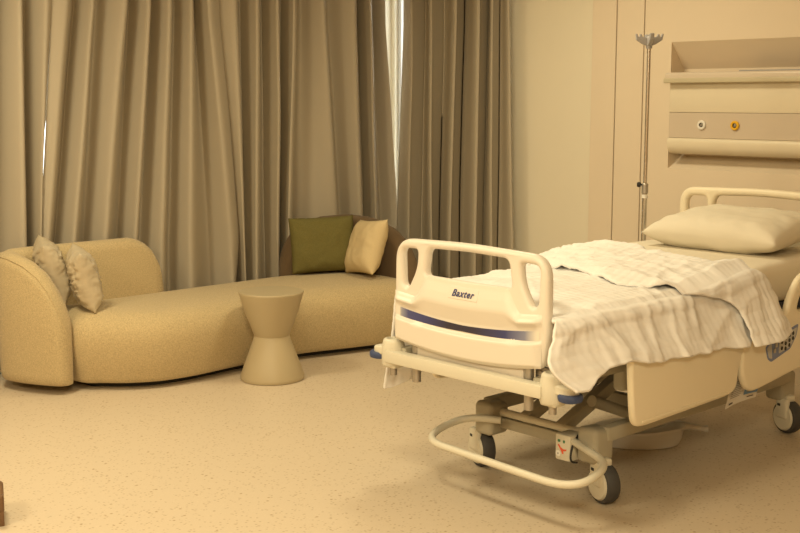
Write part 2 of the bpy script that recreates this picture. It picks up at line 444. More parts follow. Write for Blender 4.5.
curtain(CD, True, 5.62, 'taupe curtain right of the bright daylight gap, behind the bed footboard', 4)

# ------------------------------------------------------------------ sofa
sofa = thing('sofa', 'curved beige sofa with one brown backrest, standing along the curtains', 'sofa', (3.8, 5.5, 0))
front = [(2.865, 5.475), (2.95, 5.375), (3.06, 5.275), (3.22, 5.20), (3.43, 5.185), (3.70, 5.21), (4.12, 5.225), (4.40, 5.165), (4.70, 5.10), (4.90, 5.10)]
back = [(5.00, 5.28), (4.98, 5.55), (4.85, 5.78), (4.5, 5.89), (4.0, 5.89), (3.5, 5.88), (3.0, 5.86), (2.86, 5.72)]
plan = smooth_path([(x, y, 0) for x, y in front+back], 6, closed=True)
def inset(path, d):
    N = len(path); out = []
    for i in range(N):
        t = (path[(i+1) % N]-path[(i-1) % N]).normalized()
        out.append(path[i]+Vector((-t.y, t.x, 0))*d)
    return out
bm = B()
rings = []
def spine(p): return Vector((min(max(p.x, 3.12), 4.72), 5.52, 0))
for z, d, w_ in ((.034, .035, 0), (.042, .012, 0), (.065, .0, 0), (.18, -.022, 0), (.26, -.03, 0), (.315, -.022, 0), (.355, .002, 0), (.382, .036, 0), (.396, .07, 0), (.402, .07, .12), (.408, .07, .35), (.412, .07, .7), (.413, .07, 1)):
    rings.append([bm.verts.new(((1-w_)*p+w_*spine(p))[:2]+(z,)) for p in inset(plan, d)])
N = len(plan)
for A_, B_ in zip(rings, rings[1:]):
    for k in range(N): bm.faces.new((A_[k], A_[(k+1) % N], B_[(k+1) % N], B_[k]))
bm.faces.new(rings[0][::-1])
bmesh.ops.remove_doubles(bm, verts=rings[-1], dist=.0005)
obj('seat', bm, 'sofa', sofa, angle=60)
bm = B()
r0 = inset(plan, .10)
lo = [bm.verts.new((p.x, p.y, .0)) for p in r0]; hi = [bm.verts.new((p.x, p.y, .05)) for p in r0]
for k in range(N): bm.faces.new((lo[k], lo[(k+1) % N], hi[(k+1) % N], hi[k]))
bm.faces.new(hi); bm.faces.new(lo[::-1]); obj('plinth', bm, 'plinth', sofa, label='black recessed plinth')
def wrap_back(name, path, thick, heights, m, z0, lean=0., label=None):
    """upholstered back following a plan path, height varies along it, rounded section"""
    P = smooth_path([(x, y, 0) for x, y in path], 8)
    L = [0]
    for a, b in zip(P, P[1:]): L.append(L[-1]+(b-a).length)
    T = [v/L[-1] for v in L]
    bm = B(); rings = []
    for i, p in enumerate(P):
        t = (P[min(i+1, len(P)-1)]-P[max(i-1, 0)]).normalized(); n = Vector((-t.y, t.x, 0))
        h = lerp(heights, T[i]); th = thick
        e = min(T[i], 1-T[i])*L[-1]                    # rounded ends
        if e < .06: th = thick*math.sqrt(max(.0, 1-(1-e/.06)**2))*.65+thick*.35
        sec = []
        r = th/2; rt = min(r*.9, .06)
        ns = 7
        sec += [(-r*.8, z0), (-r*.97, z0+.015), (-r, z0+.05), (-r*1.03, (z0+h)/2)]
        for k in range(ns+1):
            a = PI*(1-k/ns)/1
            sec.append((math.cos(a)*r, h-rt+math.sin(a)*rt))
        sec += [(r*1.03, (z0+h)/2), (r, z0+.05), (r*.97, z0+.015), (r*.8, z0)]
        rings.append([bm.verts.new(p+n*s+Vector((0, 0, z))+n*(lean*(z-z0))) for s, z in sec])
    K = len(rings[0])
    for A_, B_ in zip(rings, rings[1:]):
        for k in range(K): bm.faces.new((A_[k], A_[(k+1) % K], B_[(k+1) % K], B_[k]))
    bm.faces.new(rings[0]); bm.faces.new(rings[-1][::-1])
    o = obj(name, bm, m, sofa, angle=60, label=label)
    if m == 'sofa':          # seam cord along the outer top edge
        pts = []
        for i, p in enumerate(P):
            t = (P[min(i+1, len(P)-1)]-P[max(i-1, 0)]).normalized(); n = Vector((-t.y, t.x, 0)); h = lerp(heights, T[i]); a = math.radians(40)
            e = min(T[i], 1-T[i])*L[-1]; th = thick
            if e < .06: th = thick*math.sqrt(max(.0, 1-(1-e/.06)**2))*.65+thick*.35
            pts.append(p+n*(math.cos(a)*th/2)+Vector((0, 0, h-.054+math.sin(a)*.054)))
        bm = B(); tube(bm, pts, .0035, 8); obj('piping', bm, m, o)
    return o
wb = wrap_back('backrest', [(2.800, 5.430), (2.732, 5.54), (2.68, 5.66), (2.66, 5.77), (2.71, 5.84), (2.85, 5.866), (3.05, 5.868), (3.3, 5.868), (3.62, 5.868)], .135,
          [(0, .33), (.012, .40), (.03, .475), (.06, .555), (.10, .625), (.16, .68), (.23, .71), (.34, .722), (.85, .722), (.90, .70), (.94, .655), (.97, .58), (.99, .50), (1, .44)], 'sofa', .05)
wrap_back('backrest', [(4.50, 5.872), (4.66, 5.868), (4.83, 5.81), (4.945, 5.68), (4.985, 5.5), (4.99, 5.3), (4.975, 5.14)], .12,
          [(0, .42), (.03, .55), (.08, .64), (.16, .71), (.28, .75), (.45, .765), (.62, .75), (.78, .70), (.88, .63), (.95, .53), (1, .42)], 'brown', .05, label='dark brown upholstered backrest')

def cushion(name, label, c, w, h, t, normal, m, roll=0., crumple=.012, group=None, seed=0, cat='cushion', pinch=.06, n=40, up=None, fex=.55, crease=0.):
    n_ = Vector(normal).normalized(); upv = Vector(up or (0, 0, 1))
    xr = upv.cross(n_).normalized(); yu = n_.cross(xr)
    R = Matrix((xr, yu, n_)).transposed() @ Matrix.Rotation(roll, 3, 'Z')
    bm = B(); V = {}
    for side in (1, -1):
        for i in range(n+1):
            for j in range(n+1):
                u, v = i/n*2-1, j/n*2-1
                edge = i in (0, n) or j in (0, n)
                if side == -1 and edge: V[(side, i, j)] = V[(1, i, j)]; continue
                # sides pulled in between the corners
                sx = 1-pinch*(1-v*v)*(abs(u)**3); sy = 1-pinch*(1-u*u)*(abs(v)**3)
                x = u*w/2*sx; y = v*h/2*sy
                f = (max(0, 1-u**4)*max(0, 1-v**4))**fex
                z = side*t/2*f
                rr = max(abs(u), abs(v))
                z += crumple*(nz(u*2.2+seed, v*2.2, side*3)+.6*nz(u*5+seed, v*5, side*7))*f
                z += crumple*.9*math.sin((u+v*side)*9+4*nz(u*2, v*2, seed))*(rr**3)*f
                if crease: z += crease*(max(0, 1-abs(nz(u*3+seed, v*7, side))*3)-.3)*f*(1-.5*u)+crease*.8*(max(0, 1-abs(nz(u*6, v*5+seed, side+4))*3)-.3)*f
                if edge: x += .0025*nz(u*12, v*12, seed); y += .0025*nz(u*12, v*12, seed+9)
                V[(side, i, j)] = bm.verts.new(Vector(c)+R @ Vector((x, y, z)))
        for i in range(n):
            for j in range(n):
                q4 = [V[(side, i, j)], V[(side, i+1, j)], V[(side, i+1, j+1)], V[(side, i, j+1)]]
                bm.faces.new(q4 if side == 1 else q4[::-1])
    o = obj(name, bm, m, None, angle=180, origin=c)
    tag(o, label, cat, group)
    return o
cushion('cushion', 'beige satin cushion half hidden behind the sofa arm', (2.875, 5.74, .606), .27, .345, .14, (.90, -.40, .32), 'satin', roll=.12, crumple=.009, group='satin cushions on the sofa', seed=2, fex=.8, crease=.009)
cushion('cushion', 'beige satin cushion standing fully visible on the seat beside the sofa arm', (2.955, 5.545, .572), .24, .335, .14, (.92, -.34, .22), 'satin', roll=.14, crumple=.009, group='satin cushions on the sofa', seed=5, fex=.8, crease=.009)
cushion('cushion', 'square olive green cushion leaning on the brown backrest', (4.672, 5.665, .594), .42, .35, .13, (-.42, -.86, .22), 'green', roll=.02, crumple=.007, seed=8, pinch=.03)
cushion('cushion', 'cream cushion leaning in front of the green cushion', (4.80, 5.40, .592), .35, .355, .15, (-.93, .24, .36), 'cream', roll=.10, crumple=.006, seed=11, pinch=.07, fex=.7)

# ------------------------------------------------------------------ hourglass side table
st = thing('side_table', 'beige hourglass side table in front of the sofa', 'side table', (3.757, 4.995, 0))
bm = B(); c = (3.757, 4.995, 0)
lathe(bm, [(.160, 0), (.170, .002), (.173, .010), (.172, .022), (.150, .085), (.124, .155), (.102, .215), (.097, .232), (.095, .240)], c, 64)
obj('base', bm, 'table', st, angle=50)
bm = B(); lathe(bm, [(.088, .238), (.094, .2395), (.097, .246), (.115, .295), (.145, .372), (.166, .446), (.174, .470), (.175, .476), (.172, .480), (.160, .4805)], c, 64)
obj('top', bm, 'table', st, angle=50)

# ------------------------------------------------------------------ hospital bed
bed = thing('hospital_bed', 'cream adjustable hospital bed on castors with blue striped footboard', 'hospital bed', (4.1, YC, 0))
fy = lambda y: (y)          # world y
# footboard: outline with three hand-holds
xf = 3.04
fmap = lambda x0: (lambda u_, v_, w_: (x0+w_, u_, v_))
ol = fillet([(3.214, .590), (3.238, .70), (3.232, .978), (2.866, .989), (2.486, .978), (2.484, .70), (2.505, .590), (2.62, .574), (2.866, .557), (3.08, .566)],
            [.02, .02, .085, .10, .085, .02, .022, .05, .1, .05], 8, True)
hc = fillet([(3.058, .953), (2.861, .958), (2.664, .953), (2.646, .850), (2.861, .849), (3.076, .850)], [.028, .05, .028, .028, .05, .028], 6, True)
hl = fillet([(3.200, .943), (3.112, .946), (3.118, .872), (3.166, .792), (3.194, .805)], [.03, .022, .04, .022, .02], 6, True)
hr = fillet([(2.522, .943), (2.610, .946), (2.604, .872), (2.556, .792), (2.528, .805)], [.03, .022, .04, .022, .02], 6, True)
bm = B(); plate(bm, [[(p[0], p[1]) for p in L] for L in (ol, hc, hl, hr)], .042, .016, fmap(xf))
FX = xf-.021                # front face of the footboard
zmid = lambda y: .681+.19*(y-YC)**2
def zlow(y):
    d = abs(y-YC); return .562+.030*(d/.36)**2
def ztop(y): return zmid(y)+.164-.090*sstep(.19, .265, abs(y-YC+.007))
def prot(y, z):
    s = z-zmid(y)
    if s > .030: s = .03+(s-.03)*(.164-.03)/(ztop(y)-zmid(y)-.03)
    p = lerp([(-.2, .012), (-.08, .020), (-.032, .0225), (-.027, .0215), (-.017, .005), (.021, .004), (.030, .007), (.075, .0215), (.085, .0225), (.094, .0215), (.12, .0150), (.15, .0035), (.165, .0)], s)
    d = .364-abs(y-YC)
    e = sstep(0, .022, d); e2 = sstep(-.004, .016, z-zlow(y))
    return p*min(e, e2)
def face_grid(u, v):
    y = YC+(u-.5)*2*.362
    z0 = zlow(y)+.0; z1 = ztop(y)
    z = z0+(z1-z0)*v
    return Vector((FX+.0005-prot(y, z)-.0004, y, z))
grid(bm, face_grid, 60, 72)
fb = obj('footboard', bm, 'abs', bed, angle=55)
bm = B()
def stripe_grid(u, v):
    y = 2.515+u*(3.20-2.515)
    wz = .0195-.0075*(1-abs((y-2.868)/.35))+.001
    z = zmid(y)+(v-.5)*2*wz*.85
    return Vector((FX-prot(y, z)-.0016, y, z))
grid(bm, stripe_grid, 50, 5); obj('stripe', bm, 'stripe', fb, label='dark blue printed stripe fading at both ends')
bm = B(); plate(bm, [[(p[0], p[1]) for p in fillet([(2.932, .788), (2.790, .788), (2.790, .830), (2.932, .830)], .003, 3, True)]], .002, .0006, lambda u_, v_, w_: (FX-prot(u_, v_)-.0008+w_, u_, v_))
obj('badge', bm, 'abs', fb)
bm = B(); text_mesh(bm, 'Baxter', .034, .25, lambda a, b, c_: (FX-prot(2.862-a, .798+b)-.0034-c_, 2.862-a, .798+b), bold=.0006)
obj('lettering', bm, 'logo', fb, smooth=False, label='small dark blue lettering')
# mounting block, posts and cross bar below the footboard
bm = B(); box(bm, 3.035, 3.075, 2.60, 3.13, .512, .585, .008, 2); obj('mounting_block', bm, 'abs', bed)
for y in (3.145, 2.585):
    bm = B(); tube(bm, [(3.05, y, .43), (3.05, y, .60)], .017, 16); obj('post', bm, 'steel2', bed)
bm = B(); box(bm, 2.985, 3.03, 2.48, 3.255, .497, .543, .004, 2); obj('cross_bar', bm, 'frame', bed)
bm = B(); box(bm, 3.07, 3.085, 2.505, 2.575, .535, .585, .004, 2); lathe(bm, [(.012, 3.068), (.012, 3.064), (.006, 3.063)], (0, 2.55, .56), 16, 'x'); obj('bracket', bm, 'steel2', bed)
def corner(y, s, xx=3.035, d=-1):
    bm = B()
    lathe(bm, [(.042, .480), (.046, .486), (.046, .548), (.041, .572), (.039, .580), (.034, .584), (.026, .585), (.023, .578), (.022, .560)], (xx, y, 0), 32)
    # arm that carries the roller
    arm = fillet([(-.038, .0), (-.03, .095), (.03, .105), (.042, .0)], .03, 5, True)
    plate(bm, [[(p[0], p[1]) for p in arm]], .034, .008, lambda a, b, c_: (xx+a*.9, y+s*b, .538+c_-b*.10))
    box(bm, xx-.03, xx+.03, y-.035, y+.035, .47, .50, .008, 2)
    o = obj('corner_socket', bm, 'frame', bed, angle=50)
    bm = B(); lathe(bm, [(.030, .496), (.040, .500), (.043, .508), (.043, .518), (.038, .524)], (xx, y+s*.075, 0), 28)
    obj('bumper_roller', bm, 'navy', o, label='dark blue bumper roller')
    bm = B(); tube(bm, [(xx, y, .44), (xx, y, .49)], .014, 14); obj('socket_pin', bm, 'steel2', o)
corner(3.258, 1); corner(2.466, -1); corner(3.262, 1, 5.10); corner(2.474, -1, 5.10)

# headboard
xh = 5.06
oh = fillet([(3.312, .66), (3.312, 1.066), (2.868, 1.078), (2.424, 1.066), (2.424, .66)], [.03, .085, .1, .085, .03], 8, True)
h1 = fillet([(3.112, 1.033), (2.868, 1.041), (2.624, 1.033), (2.610, .90), (3.126, .90)], [.035, .05, .035, .03, .03], 6, True)
h2 = fillet([(3.268, 1.026), (3.158, 1.028), (3.150, .93), (3.19, .87), (3.268, .87)], [.04, .025, .03, .02, .02], 6, True)
h3 = [Vector((2*2.868-p[0], p[1])) for p in h2]
bm = B(); plate(bm, [[(p[0], p[1]) for p in L] for L in (oh, h1, h2, h3)], .042, .016, fmap(xh))
obj('headboard', bm, 'abs2', bed, angle=55)
for y in (3.145, 2.585):
    bm = B(); tube(bm, [(5.06, y, .45), (5.06, y, .68)], .017, 16); obj('post', bm, 'steel2', bed)

# mattress platform and upper frame
bm = B(); box(bm, 3.13, 5.02, 2.47, 3.266, .600, .648, .010, 2); obj('mattress_platform', bm, 'darkblue', bed, label='dark blue mattress platform')
bm = B()
for y in (2.53, 3.206): box(bm, 3.03, 5.09, y-.022, y+.022, .505, .555, .006, 2)
for x in (3.5, 4.1, 4.7): box(bm, x-.02, x+.02, 2.52, 3.216, .515, .60, .005, 2)
box(bm, 5.07, 5.11, 2.48, 3.255, .497, .545, .005, 2)
obj('upper_frame', bm, 'frame2', bed)
# side rails: a plain one at the leg end, one with a hand grip and keypad at the head end
def side_panel(s):
    Y = YC+s*(YC-2.372)
    f = lambda a, b, c_: (a, Y+c_, b)
    L = fillet([(3.327, .625), (3.345, .440), (3.358, .352), (3.42, .344), (3.965, .357), (4.036, .372), (4.042, .45), (4.085, .545), (4.10, .625)],
               [.02, .05, .05, .03, .03, .045, .06, .05, .02], 6, True)
    bm = B(); plate(bm, [[(p[0], p[1]) for p in L]], .030, .012, f)
    o = obj('side_rail', bm, 'abs2', bed, angle=55)
    # moulded lower ledge
    L2 = fillet([(3.40, .357), (3.975, .367), (3.975, .378), (3.40, .368)], .004, 3, True)
    bm = B(); plate(bm, [[(p[0], p[1]) for p in L2]], .008, .003, lambda a, b, c_: (a, Y+s*.015+c_, b)); obj('ledge', bm, 'abs2', o)
    for hx in (3.6, 3.9):
        bm = B(); bar(bm, (hx, Y-s*.02, .585), (hx, Y-s*.10, .545), .05, .03); obj('rail_hinge', bm, 'frame2', o)
    L = fillet([(4.062, .50), (4.072, .41), (4.125, .345), (4.20, .345), (4.50, .378), (4.95, .378), (4.97, .60), (4.97, .79), (4.52, .795), (4.425, .70), (4.395, .615), (4.20, .605), (4.075, .60)],
               [.05, .05, .05, .05, .04, .07, .06, .10, .11, .05, .06, .06, .05], 6, True)
    H = fillet([(4.475, .630), (4.90, .625), (4.91, .745), (4.56, .748), (4.50, .690)], [.03, .03, .04, .05, .04], 6, True)
    bm = B(); plate(bm, [[(p[0], p[1]) for p in L], [(p[0], p[1]) for p in H]], .034, .014, f)
    g = obj('side_rail', bm, 'abs2', bed, angle=55, label='side rail with hand grip' + (' and blue keypad' if s < 0 else ''))
    for hx in (4.3, 4.8):
        bm = B(); bar(bm, (hx, Y-s*.02, .52), (hx, Y-s*.10, .54), .05, .03); obj('rail_hinge', bm, 'frame2', g)
    if s < 0:
        ff = lambda a, b, c_: (a, Y-.018+c_, b)
        K = fillet([(4.232, .511), (4.262, .530), (4.36, .553), (4.490, .576), (4.476, .528), (4.43, .479), (4.346, .460), (4.28, .445), (4.252, .462)], .010, 4, True)
        bm = B(); plate(bm, [[(p[0], p[1]) for p in K]], .004, .0015, ff); kp = obj('keypad', bm, 'ctl', g, label='blue keypad')
        K2 = fillet([(4.240, .508), (4.272, .524), (4.283, .458), (4.258, .466)], .006, 4, True)
        K3 = fillet([(4.335, .536), (4.475, .564), (4.466, .530), (4.425, .488), (4.335, .472)], .008, 4, True)
        bm = B()
        for L3 in (K2, K3): plate(bm, [[(p[0], p[1]) for p in L3]], .003, .001, lambda a, b, c_: (a, Y-.0205+c_, b))
        obj('keypad_field', bm, 'ctl2', kp)
        for bx_, bz in ((4.355, .518), (4.355, .492), (4.385, .530), (4.385, .508), (4.385, .487), (4.415, .538), (4.415, .517), (4.415, .497), (4.443, .543), (4.443, .522)):
            bm = B(); lathe(bm, [(.0085, 0), (.0085, -.002), (.0066, -.0022), (.0064, -.0012)], (bx_, Y-.021, bz), 16, 'y'); obj('button', bm, 'black', kp)
        for bx_, bz in ((4.300, .490), (4.312, .512)):
            bm = B(); box(bm, bx_-.008, bx_+.008, Y-.024, Y-.0195, bz-.010, bz+.008, .001, 1); obj('button', bm, 'steel2', kp)
        bm = B(); lathe(bm, [(.004, 0), (.004, -.004)], (4.428, Y-.021, .552), 12, 'y'); obj('indicator_light', bm, 'red', kp, label='small red light')
side_panel(-1); side_panel(1)

# under-carriage
bm = B()
for y in (2.573, 3.163): box(bm, 3.47, 4.82, y-.024, y+.024, .232, .288, .008, 2)
obj('base_frame', bm, 'frame2', bed)
bm = B(); tube(bm, [(3.47, 2.66, .245), (3.47, 3.08, .245)], .016, 14); obj('brake_rod', bm, 'frame', bed)
for x, z in ((3.485, .20), (4.83, .215)):
    bm = B(); box(bm, x-.02, x+.02, 2.60, 3.14, z-.022, z+.022, .005, 2); obj('cross_member', bm, 'frame2', bed)
def cover(x, y, s):
    bm = B()
    vs = box(bm, x-.055, x+.060, y-.048, y+.048, .150, .290, .022, 5)
    for v in vs:
        if v.co.z > .22: v.co.z -= max(0, (v.co.x-x))*.22+.05*max(0, (x-v.co.x))
    return obj('castor_cover', bm, 'frame2', bed)
for x in (3.46, 4.83):
    for s in (-1, 1): cover(x, YC+s*.262, s)
def caster(x, y):
    bm = B()
    box(bm, x-.046, x-.018, y-.036, y+.036, .070, .165, .012, 3)
    box(bm, x-.030, x+.020, y-.022, y+.022, .145, .176, .008, 2)
    lathe(bm, [(.012, -.04), (.056, -.036), (.0615, -.028), (.0615, -.018), (.03, -.016)], (x, y, .076), 32, 'x')
    lathe(bm, [(.02, .016), (.06, .018), (.0615, .028), (.056, .034), (.012, .036)], (x, y, .076), 32, 'x')
    SW = Matrix.Rotation(math.radians(-20), 3, 'Z'); CP = Vector((x, y, 0))
    def swivel(b_):
        for v in b_.verts: v.co = CP+SW @ (v.co-CP)
    swivel(bm)
    cs = obj('castor', bm, 'frame', bed, angle=45)
    bm = B(); lathe(bm, [(.0605, -.028), (.070, -.026), (.0755, -.014), (.076, 0), (.0755, .014), (.070, .026), (.0605, .028), (.058, 0), (.0605, -.028)], (x, y, .076), 36, 'x', caps=False); swivel(bm)
    obj('tyre', bm, 'tyre', cs, label='dark grey tyre')
    bm = B(); box(bm, x-.048, x-.036, y+.0, y+.022, .126, .140, .003, 1); swivel(bm); obj('brake_tab', bm, 'black', cs)
    return cs
cs0 = caster(3.46, YC-.310)
for dx, dy in ((0, .62), (1.365, 0), (1.365, .62)):
    copy_tree(cs0, (dx, dy, 0))
# foot guard loop
zg = .20
loop = fillet([(3.42, 3.04, .228), (3.34, 3.175, .232), (3.085, 3.155, .195), (3.055, 2.385, .185), (3.25, 2.375, .232), (3.40, 2.66, .228)], [0, .11, .13, .15, .11, 0], 12)
bm = B(); tube(bm, loop, .0145, 14); obj('foot_guard', bm, 'frame', bed)
# pedal label box
bm = B(); box(bm, 3.375, 3.455, 2.656, 2.728, .150, .252, .008, 2); lb = obj('pedal_box', bm, 'frame', bed)
def sticker(name, y0, y1, z0, z1, m, rr):
    bm = B(); plate(bm, [[(p[0], p[1]) for p in fillet([(y0, z0), (y1, z0), (y1, z1), (y0, z1)], rr, 4, True)]], .0016, .0005, fmap(3.374)); obj(name, bm, m, lb)
sticker('green_mark', 2.702, 2.714, .221, .231, 'greenp', .003); sticker('green_mark', 2.680, 2.689, .220, .231, 'greenp', .003)
bm = B(); plate(bm, [[(2.714, .210), (2.708, .213), (2.699, .201), (2.687, .196), (2.672, .198), (2.673, .192), (2.688, .188), (2.685, .178), (2.692, .178), (2.699, .191)]], .0016, .0004, fmap(3.374)); obj('red_mark', bm, 'red', lb, smooth=False)
bm = B(); lathe(bm, [(.012, 3.3745), (.012, 3.372), (.004, 3.3718)], (0, 2.710, .177), 20, 'x'); obj('white_dial', bm, 'white', lb)
bm = B(); lathe(bm, [(.0025, 3.372), (.0025, 3.371)], (0, 2.710, .177), 10, 'x'); obj('dial_centre', bm, 'black', lb)
# cable by the right hand cover
bm = B(); tube(bm, smooth_path([(3.42, 2.653, .25), (3.39, 2.653, .22), (3.372, 2.650, .18), (3.374, 2.645, .158), (3.40, 2.64, .150)], 6), .004, 8); obj('cable', bm, 'black', bed)
# lifting arms and actuator
for s in (-1, 1):
    bm = B(); bar(bm, (3.47, YC+s*.09, .238), (4.06, YC+s*.09, .47), .045, .05); obj('lift_arm', bm, 'frame2', bed)
    bm = B(); bar(bm, (4.40, YC+s*.165, .245), (4.80, YC+s*.165, .515), .045, .05); obj('lift_arm', bm, 'frame2', bed)
bm = B(); tube(bm, [(3.61, YC-.13, .330), (3.62, YC-.13, .327), (3.87, YC-.13, .230), (4.03, YC-.13, .170)], .023, 18); obj('actuator', bm, 'frame2', bed)
bm = B(); box(bm, 3.535, 3.60, 2.535, 2.59, .415, .515, .014, 3); obj('lift_bracket', bm, 'frame2', bed)
bm = B(); bar(bm, (3.95, 2.60, .26), (3.95, 3.14, .26), .04, .05); bar(bm, (3.98, 2.6, .50), (3.98, 3.14, .50), .04, .05); obj('cross_member', bm, 'frame2', bed)
# leaflet hanging below the rails
bm = B()
def leaf(u, v):
    x = 4.075+.225*u; zt = .400-.022*u; zbt = .274+.010*u
    return Vector((x-.05*(1-v)*(1-u)*.2, 2.405+.012*math.sin(u*3)+.02*(1-v), zbt+(zt-zbt)*v))
grid(bm, leaf, 10, 8); solidify(bm, .001)
lf = obj('instruction_leaflet', bm, 'paper', bed, label='white printed instruction leaflet')
def leafpatch(name, u0, u1, v0, v1, m, d=.0025):
    bm = B(); grid(bm, lambda a, b: leaf(u0+(u1-u0)*a, v0+(v1-v0)*b)+Vector((0, -d, 0)), 6, 5); obj(name, bm, m, lf)
leafpatch('blue_panel', .60, .99, .26, .84, 'inkblue'); leafpatch('photo', .68, .92, .34, .66, 'ink', .0035)
for i in range(9): leafpatch('text_line', .10, .56-.05*(i % 3), .84-.068*i, .865-.068*i, 'ink')
leafpatch('text_line', .10, .25, .08, .14, 'black'); leafpatch('text_line', .72, .90, .12, .16, 'black')
for lx, lz in ((4.10, .388), (4.24, .366)):
    bm = B(); tube(bm, [(lx, 2.43, lz), (lx, 2.52, .52)], .006, 8); obj('leaflet_strap', bm, 'steel2', bed)

# ------------------------------------------------------------------ mattress with fitted sheet
def mattress():
    bm = B()
    vs = box(bm, 3.115, 5.025, 2.435, 3.301, .652, .826, .040, 6)
    bmesh.ops.subdivide_edges(bm, edges=[e for e in bm.edges if e.calc_length() > .2], cuts=40, use_grid_fill=True)
    for v in bm.verts:
        
        if v.co.z > .7: v.co.z += .004*nz(v.co.x*3, v.co.y*3)-.070*(1-sstep(3.75, 4.45, v.co.x))
        if v.co.y < 2.46: v.co.y += .006*nz(v.co.x*9, v.co.z*4)
    o = obj('mattress', bm, 'sheet', None, angle=180, origin=(4.07, YC, .65))
    tag(o, 'mattress under a smooth cream fitted sheet on the hospital bed', 'mattress')
mattress()

# ------------------------------------------------------------------ quilt
YA, YB, ZT = 2.415, 3.322, .770       # edges of the top, height of the top
RC = .05
def drape(t, hem_n, hem_f, out, ZT=.770):
    """t in 0..1 from the far hem over the top to the near hem; returns y, z and the side weight"""
    Lf = ZT-RC-hem_f; Ln = ZT-RC-hem_n; arc = RC*PI/2; top = (YB-YA)-2*RC
    s = t*(Lf+Ln+2*arc+top)
    if s < Lf:
        k = 1-s/Lf; return YB+out*.6*k+0.0, hem_f+s, k, 1
    s -= Lf
    if s < arc:
        a = s/RC; return YB-RC+RC*math.cos(a), ZT-RC+RC*math.sin(a), 0, 1
    s -= arc
    if s < top: return YB-RC-s, ZT, 0, 0
    s -= top
    if s < arc:
        a = s/RC; return YA+RC-RC*math.sin(a), ZT-RC+RC*math.cos(a), 0, -1
    s -= arc
    k = s/Ln; return YA-out*k, ZT-RC-s, k, -1
def quilt_cells(x, s, a=.0044):
    cx = abs(math.sin(PI*x/.032+.5*nz(x*5, s*5, 3))); cy = abs(math.sin(PI*s/.036+.6*nz(x*6, s*6)))
    return a*(min(cx, 1)**.6*.5+cy**.5*.5-.6)
def folds(x, k, side, seed=0.):
    """hanging folds on the sides"""
    w = .55*math.sin(x*21+2.2*nz(x*2.2, seed)*2)+.6*nz(x*6.5, seed, 2)+.35*nz(x*15, k*1.2, seed)
    return .030*w*k**.7*side
FRONT = [(-1.4, 3.85), (-.857, 3.85), (-.685, 3.80), (-.435, 3.72), (-.185, 3.62), (-.035, 3.69), (.03, 3.82), (.08, 3.96), (.13, 4.03), (.33, 4.08)]
BACK = [(-1.4, 4.22), (-.857, 4.22), (-.635, 4.22), (-.485, 4.19), (-.305, 4.11), (-.115, 4.16), (-.03, 4.20), (.04, 4.25), (.09, 4.31), (.33, 4.38)]
def hem_near(x):
    return lerp([(2.90, .58), (2.96, .552), (3.02, .552), (3.08, .58), (3.15, .598), (3.27, .612), (3.46, .578), (3.72, .575), (4.03, .552), (4.33, .61)], x)
def hem_far(x): return lerp([(2.9, .33), (3.15, .36), (3.3, .42), (4.3, .46)], x)
TOPL = (YB-YA)-2*RC
def qcoord(t, hn, hf):
    Lf = ZT-RC-hf; Ln = ZT-RC-hn; arc = RC*PI/2
    return t*(Lf+Ln+2*arc+TOPL)-(Lf+arc+TOPL)
def rid(v): return (1-abs(v))
bm = B()
NU, NV = 150, 300
def foot_edge(y): return 3.082-.125*sstep(2.53, 2.40, y)+.02*sstep(3.24, 3.30, y)
def lift(x): return .066*sstep(3.72, 4.4, x)
def crown(y): return .034*max(0, 1-((y-YC)/.43)**2)**.8
def quilt(u, v):
    y, z, k, sd = drape(v, .57, .40, .05)
    xe = lerp(FRONT, qcoord(v, .57, .40))+.18
    x = foot_edge(y)+(xe-foot_edge(y))*u
    hn, hf = hem_near(x)+.008*nz(x*14, 3), hem_far(x)+.015*nz(x*11, 8)
    y, z, k, sd = drape(v, hn, hf, .085 if v > .5 else .05+.03*sstep(3.25, 3.05, x))
    q_ = qcoord(v, hn, hf)
    xe = lerp(FRONT, q_)+.18
    x = foot_edge(y)+(xe-foot_edge(y))*u
    d = quilt_cells(x, q_)
    wr = .011*max(0, rid(nz(x*9+2*nz(x*3, q_*3), q_*2.2+4))-.62)/.38+.010*max(0, rid(nz(x*4+7, q_*8))-.7)/.3
    kk = sstep(-.10, .05, q_)
    if sd == 0:
        z += crown(y)*sstep(3.08, 3.35, x)-.03*sstep(3.06, 2.96, x)+d+.007*nz(x*4.5, y*4.5)+wr*.6+.004*nz(x*14, y*8, 4)-.012*sstep(3.2, 3.09, x)
    elif sd < 0:
        h = sstep(0, .2, q_)
        y -= d+wr+folds(x, k, .32+.4*sstep(3.3, 3.1, x), -5.)+.006*nz(x*18, z*9)
        x += .016*nz(x*5, z*6, 9)*k+(.015*k**3-.055*math.sin(PI*min(1, k*1.05)))*sstep(3.2, 2.95, x)
    else:
        y += d+folds(x, k, 1, 5.)+.006*nz(x*18, z*9)
        x += .018*nz(x*5, z*6, 9)*k
    z += lift(x)*(1-k)
    return Vector((x, y, z))
grid(bm, quilt, NU, NV); thick(bm, .010)
ql = obj('blanket', bm, 'blanket', None, angle=180, origin=(3.6, YC, .79))
tag(ql, 'cream quilted blanket draped over the foot half of the bed', 'blanket')
ORG[ql.name] = Vector((3.6, YC, .79))
